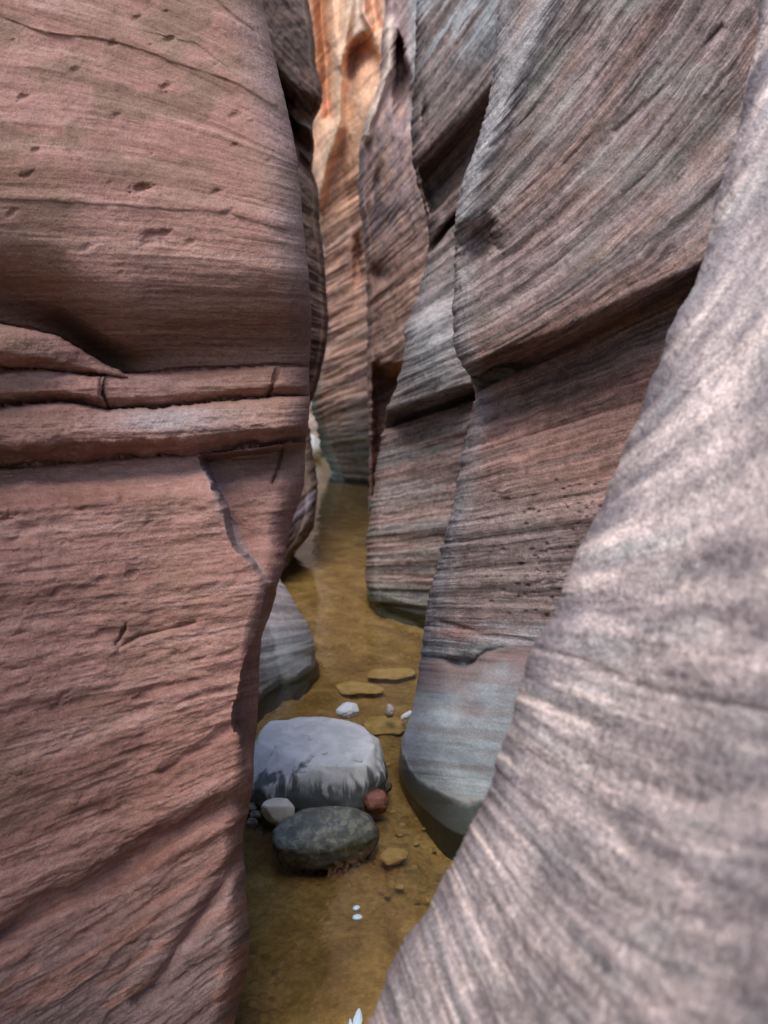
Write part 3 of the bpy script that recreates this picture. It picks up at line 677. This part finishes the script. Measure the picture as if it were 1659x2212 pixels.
# ------------------------------------------------------------------ 9. smooth grey foot on the left, behind the near wall
L4_EDGE = [(1080, 470), (1160, 540), (1220, 588), (1255, 608), (1290, 630), (1330, 655), (1370, 673), (1400, 681), (1418, 682), (1440, 690), (1480, 694), (1700, 700)]
wall('rock_wall', 1, L4_EDGE, [(1080, 5.2), (1250, 4.65), (1400, 4.35), (1480, 4.3), (1700, 4.2)], [(0, 0), (30, .12), (90, .5), (300, 1.0)], 85, 0.5,
     axis([(1080, 1600, 2.2), (1600, 1700, 12)]), axis([(0, 140, 1.8), (140, 420, 14)]), M_grey,
     (600, [(-2000, .7, 0), (1200, .55, 0), (1300, .1, 0), (1400, -.25, -.0008), (1500, -.5, -.001), (3000, -.5, 0)]),
     relief=lambda x, y, al, k: 2.4 * fbm(al / 120, k / 13, 101, 4) + 1.2 * fbm(al / 50, k / 5, 102, 3) + 2 * fbm(x / 50, y / 40, 103, 3),
     stain_light=lambda x, y, al, k: over(col4(x.shape), (0.40, 0.44, 0.46), 0.7 * sm(1310, 1420, y + .3 * (x - 620))),
     label='smooth grey striped rock foot sloping into the water behind the near left wall', back=(5.0, 1.2), narc=24)

# ------------------------------------------------------------------ 10. the bend at the far end
FE = [(-1500, 300), (0, 420), (600, 500), (900, 560), (1200, 560)]
wall('rock_wall', -1, FE, [(-1500, 26), (0, 24), (900, 23.5), (1200, 23.5)], [(0, 0), (400, .4)], 16, 0.5, axis([(-1500, 600, 40), (600, 1000, 4), (1000, 1100, 10)]), axis([(0, 200, 5), (200, 500, 30)]), M_far,
     (690, [(-4000, -.4, 0), (900, -.2, 0), (3000, 0, 0)]), relief=lambda x, y, al, k: 4 * fbm(al / 120, k / 12, 111, 4),
     stain_light=lambda x, y, al, k: over(over(col4(x.shape), (0.60, 0.48, 0.42), 0.8 + 0 * x), (0.22, 0.36, 0.17), 0.9 * sm(940, 985, y)), label='pale pink wall glimpsed at the far bend of the stream', back=(8.0, 4.0), narc=10)

# ------------------------------------------------------------------ stream bed and water
def fb3(p, s): return mnoise.fractal(Vector(p) * s, 0.6, 2.0, 4)
def sheet(name, xs, ys, zf, mat):
    X, Y = np.meshgrid(xs, ys); Z = zf(X, Y)
    V = np.stack([X, Y, Z], -1).reshape(-1, 3); F = grid_faces(*X.shape)
    return tag(raw_mesh(name, V, F, mat), kind='structure')

def bed_mat():
    N = NT('golden stream bed')
    pos = N.n('ShaderNodeNewGeometry').outputs['Position']
    a = N.noise(pos, 5.0, 6, 0.62, 0.5); b = N.noise(pos, 45.0, 5, 0.7); g = N.noise(pos, 300.0, 2, 0.6)
    f = N.math('ADD', N.math('MULTIPLY', a, 0.6), N.math('MULTIPLY', b, 0.4))
    c = N.ramp(N.rng(f, 0.34, 0.66), [(0, (0.175, 0.112, 0.040)), (0.4, (0.325, 0.222, 0.088)), (0.7, (0.430, 0.305, 0.132)), (1, (0.60, 0.45, 0.24))])
    c = N.mix(N.math('MULTIPLY', N.rng(g, 0.3, 0.7), 0.35), c, (0.21, 0.142, 0.05))
    vo = N.n('ShaderNodeTexVoronoi'); N.put(vo.inputs['Vector'], N.vmul(pos, (1, 1, 0.2))); vo.inputs['Scale'].default_value = 26.0
    sp = N.n('ShaderNodeSeparateColor'); N.put(sp.inputs[0], vo.outputs['Color'])
    am = N.math('MULTIPLY', N.rng(N.noise(pos, 2.6, 3), 0.46, 0.60), N.rng(vo.outputs['Distance'], 0.50, 0.25))
    c = N.mix(N.math('MULTIPLY', am, 0.65), c, N.ramp(sp.outputs[0], [(0, (0.15, 0.10, 0.05)), (0.5, (0.36, 0.25, 0.11)), (1, (0.58, 0.45, 0.24))]))
    f = N.math('ADD', f, N.math('MULTIPLY', am, 0.5))
    bs = N.n('ShaderNodeBsdfPrincipled'); N.put(bs.inputs['Base Color'], c); bs.inputs['Roughness'].default_value = 0.9
    bp = N.n('ShaderNodeBump'); bp.inputs['Distance'].default_value = 0.012; N.put(bp.inputs['Height'], f); N.put(bs.inputs['Normal'], bp.outputs[0])
    return N.out(bs.outputs[0])
xs = axis([(-60, -3, 6), (-3, -1.0, 0.1), (-1.0, 1.0, 0.012), (1.0, 3, 0.1), (3, 60, 6)])
ys = axis([(-60, 0, 6), (0, 1.4, 0.1), (1.4, 6.5, 0.014), (6.5, 20, 0.12), (20, 26, 1), (26, 80, 9)])
def bedz(X, Y):
    n = 0.030 * fbm(X / .5, Y / .6, 201, 4) + 0.014 * fbm(X / .09, Y / .09, 202, 4)
    step = 0.018 * (ridged(X / .55, Y / .16, 203, 2) - .5) * sm(3.2, 3.8, Y) * sm(5.2, 4.4, Y)
    return -0.115 + n + step + 0.02 * sm(2.4, 3.0, Y)
sheet('stream_bed', xs, ys, bedz, bed_mat())

def water_mat():
    N = NT('shallow amber water')
    pos = N.n('ShaderNodeNewGeometry').outputs['Position']
    r1 = N.noise(N.vmul(pos, (1, 0.6, 1)), 9.0, 3, 0.5, 0.3); r2 = N.noise(pos, 38.0, 2, 0.5)
    h = N.math('ADD', r1, N.math('MULTIPLY', r2, 0.15))
    bp = N.n('ShaderNodeBump'); bp.inputs['Distance'].default_value = 0.010; bp.inputs['Strength'].default_value = 0.32; N.put(bp.inputs['Height'], h)
    tr = N.n('ShaderNodeBsdfTransparent'); tr.inputs[0].default_value = (0.90, 0.84, 0.68, 1)
    gl = N.n('ShaderNodeBsdfGlossy'); gl.inputs['Roughness'].default_value = 0.06; N.put(gl.inputs['Normal'], bp.outputs[0])
    fr = N.n('ShaderNodeFresnel'); fr.inputs[0].default_value = 1.45; N.put(fr.inputs['Normal'], bp.outputs[0])
    mx = N.n('ShaderNodeMixShader'); N.put(mx.inputs[0], fr.outputs[0]); N.put(mx.inputs[1], tr.outputs[0]); N.put(mx.inputs[2], gl.outputs[0])
    return N.out(mx.outputs[0])
wx = axis([(-8, -1, .5), (-1, 1, .02), (1, 8, .5)]); wy = axis([(-3, 1.4, .2), (1.4, 6, .02), (6, 26, .1)])
sheet('stream_water', wx, wy, lambda X, Y: 0.0025 * fbm(X / .25, Y / .3, 211, 3), water_mat())

# ------------------------------------------------------------------ stones
def stone_mat(name, c0, c1, c2, wet_z=0.02, scale=18.0, rough=0.85, drip=None, gloss=0.25, streak=0.0, soft=0.014, bump=0.0016):
    N = NT(name)
    pos = N.n('ShaderNodeNewGeometry').outputs['Position']
    a = N.noise(pos, scale, 6, 0.62, 0.6); g = N.noise(pos, 260.0, 3, 0.7)
    c = N.ramp(N.rng(a, 0.32, 0.68), [(0, c0), (0.5, c1), (1, c2)])
    gm = N.n('ShaderNodeCombineColor'); v = N.math('ADD', 0.80, N.math('MULTIPLY', g, 0.4))
    for i in range(3): N.put(gm.inputs[i], v)
    c = N.mix(1.0, c, gm.outputs[0], 'MULTIPLY')
    z = N.n('ShaderNodeSeparateXYZ'); N.put(z.inputs[0], pos)
    d = N.noise(N.vmul(pos, (15, 15, 2.2)), 1.0, 5, 0.62, 0.8)
    zz = N.math('SUBTRACT', z.outputs[2], N.math('MULTIPLY', N.math('SUBTRACT', d, 0.5), streak))
    w = N.rng(zz, wet_z - soft, wet_z + soft, 1.0, 0.0)
    if drip: c = N.mix(N.math('MULTIPLY', w, 0.92), c, drip)
    else: c = N.mix(N.math('MULTIPLY', w, 0.55), c, (0.05, 0.045, 0.03))
    bs = N.n('ShaderNodeBsdfPrincipled'); N.put(bs.inputs['Base Color'], c)
    N.put(bs.inputs['Roughness'], N.math('SUBTRACT', rough, N.math('MULTIPLY', w, rough - gloss)))
    N.put(bs.inputs['Specular IOR Level'], N.rng(z.outputs[2], -0.004, 0.006, 0.0, 0.5))
    bp = N.n('ShaderNodeBump'); bp.inputs['Distance'].default_value = bump
    N.put(bp.inputs['Height'], N.math('ADD', a, N.math('MULTIPLY', g, 0.35))); N.put(bs.inputs['Normal'], bp.outputs[0])
    return N.out(bs.outputs[0])

def stone(name, px, py, size, mat, label, seed=0, z=0.0, rot=0.0, box=2.2, tilt=(0, 0), rough=0.10, sub=5, group=None, cat='stone', sink=0.35, cut=None, chip=0.74, nchip=9):
    """a water-worn stone; px,py: where its middle meets level z; size: full width, depth, height"""
    c = at(px, py, dwater(py, z)).reshape(3)
    bm = bmesh.new(); bmesh.ops.create_icosphere(bm, subdivisions=sub, radius=1.0)
    sx, sy, sz = [s / 2 for s in size]
    rp = np.random.RandomState(seed + 400)
    planes = [(Vector(rp.normal(size=3)).normalized(), rp.uniform(chip, chip + .2)) for _ in range(nchip)]
    for v in bm.verts:
        p = v.co.normalized()
        q = (abs(p.x) ** box + abs(p.y) ** box + abs(p.z) ** box) ** (-1 / box)
        p2 = p * q
        n = mnoise.fractal(p * 1.3 + Vector((seed * 7.1, seed * 3.3, seed)), 0.7, 2.0, 3) * rough + mnoise.fractal(p * 4.5 + Vector((seed, 2, 5)), 0.8, 2.0, 4) * rough * 0.22
        p2 = p2 * (1 + n)
        for pn, ph in planes:                       # chipped faces
            e = p2.dot(pn) - ph
            if e > 0: p2 = p2 - pn * e * .88
        if cut: p2 = cut(p2)
        v.co = Vector((p2.x * sx, p2.y * sy, p2.z * sz))
    for f in bm.faces: f.smooth = True
    me = bpy.data.meshes.new(name); bm.to_mesh(me); bm.free(); me.materials.append(mat)
    o = bpy.data.objects.new(name, me); COL.objects.link(o)
    o.location = (c[0], c[1], c[2] + sz * (1 - 2 * sink)); o.rotation_euler = (R(tilt[0]), R(tilt[1]), R(rot))
    return tag(o, label, cat, group, KIND.get(name))

SM_pale = stone_mat('pale grey boulder', (0.64, 0.645, 0.65), (0.76, 0.76, 0.76), (0.86, 0.86, 0.85), wet_z=0.100, scale=13, drip=(0.080, 0.092, 0.088), streak=0.42, soft=0.034, bump=0.004, gloss=0.45)
SM_wet = stone_mat('wet mottled stone', (0.100, 0.110, 0.095), (0.150, 0.160, 0.138), (0.32, 0.31, 0.24), wet_z=0.016, scale=34, rough=0.34, gloss=0.16)
SM_white = stone_mat('white stone', (0.74, 0.79, 0.81), (0.82, 0.86, 0.88), (0.88, 0.91, 0.92), scale=12, wet_z=-0.02)
SM_cream = stone_mat('cream stone', (0.80, 0.70, 0.54), (0.86, 0.77, 0.61), (0.90, 0.82, 0.67), scale=10, wet_z=-0.02)
SM_red = stone_mat('red-brown stone', (0.24, 0.08, 0.06), (0.36, 0.14, 0.11), (0.50, 0.24, 0.19), scale=14, rough=0.5, gloss=0.12)
SM_pink = stone_mat('pinkish stone', (0.40, 0.30, 0.28), (0.55, 0.44, 0.42), (0.70, 0.62, 0.60), scale=16)
SM_gold = stone_mat('golden silted slab', (0.30, 0.21, 0.10), (0.42, 0.31, 0.155), (0.56, 0.43, 0.23), scale=12, wet_z=-5)
SM_slab = stone_mat('tan silted slab', (0.46, 0.34, 0.16), (0.58, 0.44, 0.22), (0.70, 0.55, 0.30), scale=10, wet_z=-5)
SM_dark = stone_mat('dark brown pebble', (0.07, 0.055, 0.04), (0.14, 0.115, 0.085), (0.28, 0.25, 0.20), scale=40, rough=0.6, gloss=0.2)

def flat_top(p):
    return Vector((p.x, p.y, min(p.z, 0.80 + 0.10 * p.y - 0.05 * p.x) if p.z > 0 else p.z))
stone('boulder', 682, 1690, (0.54, 0.42, 0.38), SM_pale, 'large pale grey boulder with dark wet drips along its lower half', 3, box=3.6, rot=-6, rough=0.08, chip=.95, nchip=10, sink=0.42, cut=flat_top, sub=6, cat='boulder')
stone('stone', 702, 1800, (0.375, 0.24, 0.19), SM_wet, 'dark wet mottled stone in front of the pale boulder', 5, box=2.3, rot=14, rough=0.06, sink=0.58, sub=6, chip=.86)
stone('stone', 752, 1543, (0.115, 0.10, 0.075), SM_white, 'small white stone just beyond the pale boulder', 8, rot=25, rough=0.14, sink=0.25)
stone('stone', 842, 1545, (0.045, 0.05, 0.07), SM_pink, 'tiny pinkish upright stone near the blue-grey foot', 11, rot=20, rough=0.2, sink=0.2)
stone('stone', 880, 1548, (0.075, 0.03, 0.03), SM_white, 'thin white sliver of stone touching the blue-grey foot', 12, rot=25, tilt=(0, -22), rough=0.15, sink=0.3)
stone('stone', 600, 1768, (0.125, 0.10, 0.095), SM_cream, 'cream-white stone left of the dark wet stone', 14, box=2.4, rot=-20, tilt=(0, 14), rough=0.10, sink=0.25, chip=.62)
stone('stone', 810, 1738, (0.095, 0.09, 0.09), SM_red, 'red-brown stone between the pale boulder and the dark wet stone', 17, rot=10, rough=0.13, sink=0.35)
stone('stone', 828, 1702, (0.075, 0.05, 0.05), SM_dark, 'small dark stone tucked under the right end of the pale boulder', 19, rot=30, rough=0.15, sink=0.35)
for i, (px, py, s, lab) in enumerate(((541, 1752, .05, 'speckled brown pebble beside the cream stone, uppermost of three'), (552, 1768, .045, 'speckled pebble squeezed between its neighbour pebbles and the cream stone'),
                                      (545, 1786, .05, 'dark wet pebble below the speckled pebbles at the foot of the near left wall'))):
    stone('pebble', px, py, (s, s * .9, s * .8), SM_dark, lab, 23 + i, rot=40 * i, rough=0.16, sub=4, sink=0.2, cat='pebble', group='pebbles beside the cream stone')

def bed_at(px, py):
    d = dwater(py, -0.1); p = at(px, py, d).reshape(3)
    return p
# stones lying under the water
under = [(845, 1455, .30, .20, .018, 8, 'long golden slab under the water near the striped wall', 'slab'), (775, 1486, .28, .20, .016, -5, 'broad dim golden slab under water beyond the white stone', 'slab'),
         (830, 1568, .20, .20, .028, 4, 'golden slab under water beside the right end of the pale boulder', 'slab'), (850, 1852, .105, .085, .035, 35, 'rounded golden pebble under water right of the dark wet stone', 'pebble')]
for i, (px, py, a, b, h, rz, lab, cat) in enumerate(under):
    stone(cat if cat == 'pebble' else 'slab', px, py, (a, b, h), SM_slab, lab, 31 + i, z=-0.078, rot=rz, box=2.8 if cat == 'slab' else 2.3, rough=0.22, sub=4, sink=0.4, cat=cat)
rs = np.random.RandomState(12)
protos = []
for i in range(18):
    for _ in range(20):
        px = rs.normal(868, 45); py = rs.uniform(1640, 1960)
        if 815 < px < 990 and (px < 880 + (py - 1680) * .55) and abs(px - 850) + abs(py - 1852) > 60: break
    s = rs.uniform(.014, .030)
    if i < 5:
        o = stone('pebble', px, py, (s, s * .8, s * .35), SM_gold, None, 50 + i, z=-0.095, rot=rs.uniform(0, 180), rough=.18, sub=3, sink=.3)
        protos.append(o)
    else:
        o = protos[i % 5].copy(); COL.objects.link(o)
        c = at(px, py, dwater(py, -0.095)).reshape(3); o.location = (c[0], c[1], c[2] + .002)
        o.rotation_euler = (0, 0, rs.uniform(0, 6.28)); k = rs.uniform(.7, 1.5); o.scale = (k, k, k)
    tag(o, 'small golden pebble under water in the scatter below the red-brown stone', 'pebble', 'scattered pebbles under the water')
stone('boulder', 672, 990, (0.62, 0.5, 0.75), SM_white, 'bright white boulder glimpsed in the gap at the far bend', 71, rough=.2, sink=.2, sub=4, cat='boulder')

# ------------------------------------------------------------------ bubbles and foam on the water
def glint_mat():
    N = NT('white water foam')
    bs = N.n('ShaderNodeBsdfPrincipled'); bs.inputs['Base Color'].default_value = (0.60, 0.75, 0.86, 1); bs.inputs['Roughness'].default_value = 0.15  # bluish white of reflected sky put into the base colour
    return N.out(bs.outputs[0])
FM = glint_mat()
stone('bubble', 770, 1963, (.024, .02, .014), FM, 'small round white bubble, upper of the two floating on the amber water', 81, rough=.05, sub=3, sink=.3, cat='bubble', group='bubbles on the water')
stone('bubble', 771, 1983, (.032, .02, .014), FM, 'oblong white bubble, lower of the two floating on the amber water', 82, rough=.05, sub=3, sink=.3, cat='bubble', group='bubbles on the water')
def glint():  # sky reflection on the ripples, built as flat pale blobs
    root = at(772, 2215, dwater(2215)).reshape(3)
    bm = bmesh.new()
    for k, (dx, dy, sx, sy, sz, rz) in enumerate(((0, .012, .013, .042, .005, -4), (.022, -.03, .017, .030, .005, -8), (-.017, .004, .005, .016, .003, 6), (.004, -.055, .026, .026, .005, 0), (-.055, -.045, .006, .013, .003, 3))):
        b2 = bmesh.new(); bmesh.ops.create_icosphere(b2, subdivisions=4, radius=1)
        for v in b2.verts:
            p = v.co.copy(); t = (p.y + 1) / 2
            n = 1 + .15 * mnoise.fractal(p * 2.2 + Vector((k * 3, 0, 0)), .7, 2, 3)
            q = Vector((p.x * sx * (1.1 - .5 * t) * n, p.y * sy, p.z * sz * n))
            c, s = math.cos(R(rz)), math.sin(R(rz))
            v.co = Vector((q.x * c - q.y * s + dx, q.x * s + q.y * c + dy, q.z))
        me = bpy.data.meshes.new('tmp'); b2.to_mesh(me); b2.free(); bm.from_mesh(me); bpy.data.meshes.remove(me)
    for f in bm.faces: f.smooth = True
    me = bpy.data.meshes.new('glint_streak'); bm.to_mesh(me); bm.free(); me.materials.append(FM)
    o = bpy.data.objects.new('glint_streak', me); COL.objects.link(o); o.location = (root[0], root[1], 0.002)
    tag(o, 'modelled sky reflection, forked bluish-white streak of foam beside the pale leaning rock', 'glint', kind='thing')
glint()

# ------------------------------------------------------------------ light
SUN_EL, SUN_AZ = 60.0, -158.0          # azimuth clockwise from +Y
w = bpy.data.worlds.new('World'); S.world = w; w.use_nodes = True
nt = w.node_tree; nt.nodes.clear()
sky = nt.nodes.new('ShaderNodeTexSky'); sky.sky_type = 'NISHITA'; sky.sun_disc = False
sky.sun_elevation = R(SUN_EL); sky.sun_rotation = R(SUN_AZ)
bg = nt.nodes.new('ShaderNodeBackground'); bg.inputs[1].default_value = 0.13
ow = nt.nodes.new('ShaderNodeOutputWorld'); nt.links.new(sky.outputs[0], bg.inputs[0]); nt.links.new(bg.outputs[0], ow.inputs[0])
sl = bpy.data.lights.new('sun', 'SUN'); sl.energy = 1.5; sl.angle = R(40); sl.color = (1.0, 0.93, 0.84)
so = bpy.data.objects.new('sun', sl); COL.objects.link(so); so.location = (0, 0, 12)
az = R(SUN_AZ); dirv = Vector((math.sin(az) * math.cos(R(SUN_EL)), math.cos(az) * math.cos(R(SUN_EL)), math.sin(R(SUN_EL))))
so.rotation_euler = dirv.to_track_quat('Z', 'Y').to_euler()

# ------------------------------------------------------------------ camera and render settings
cd = bpy.data.cameras.new('camera'); co = bpy.data.objects.new('camera', cd); COL.objects.link(co)
co.location = CAM; co.rotation_euler = (R(90) - PITCH, 0, 0)
cd.sensor_fit = 'VERTICAL'; cd.sensor_height = 36.0; cd.sensor_width = 27.0; cd.lens = FPX / 2212 * 36
cd.clip_start = 0.02; cd.clip_end = 400
cd.dof.use_dof = True; cd.dof.focus_distance = 2.1; cd.dof.aperture_fstop = 3.4
S.camera = co
S.view_settings.view_transform = 'Standard'; S.view_settings.look = 'None'; S.view_settings.gamma = 1.0
S.view_settings.exposure = 1.0
S.render.engine = 'CYCLES'
S.cycles.max_bounces = 8; S.cycles.diffuse_bounces = 6; S.cycles.glossy_bounces = 3; S.cycles.transparent_max_bounces = 8
S.cycles.use_denoising = True
S.cycles.caustics_reflective = False; S.cycles.caustics_refractive = False
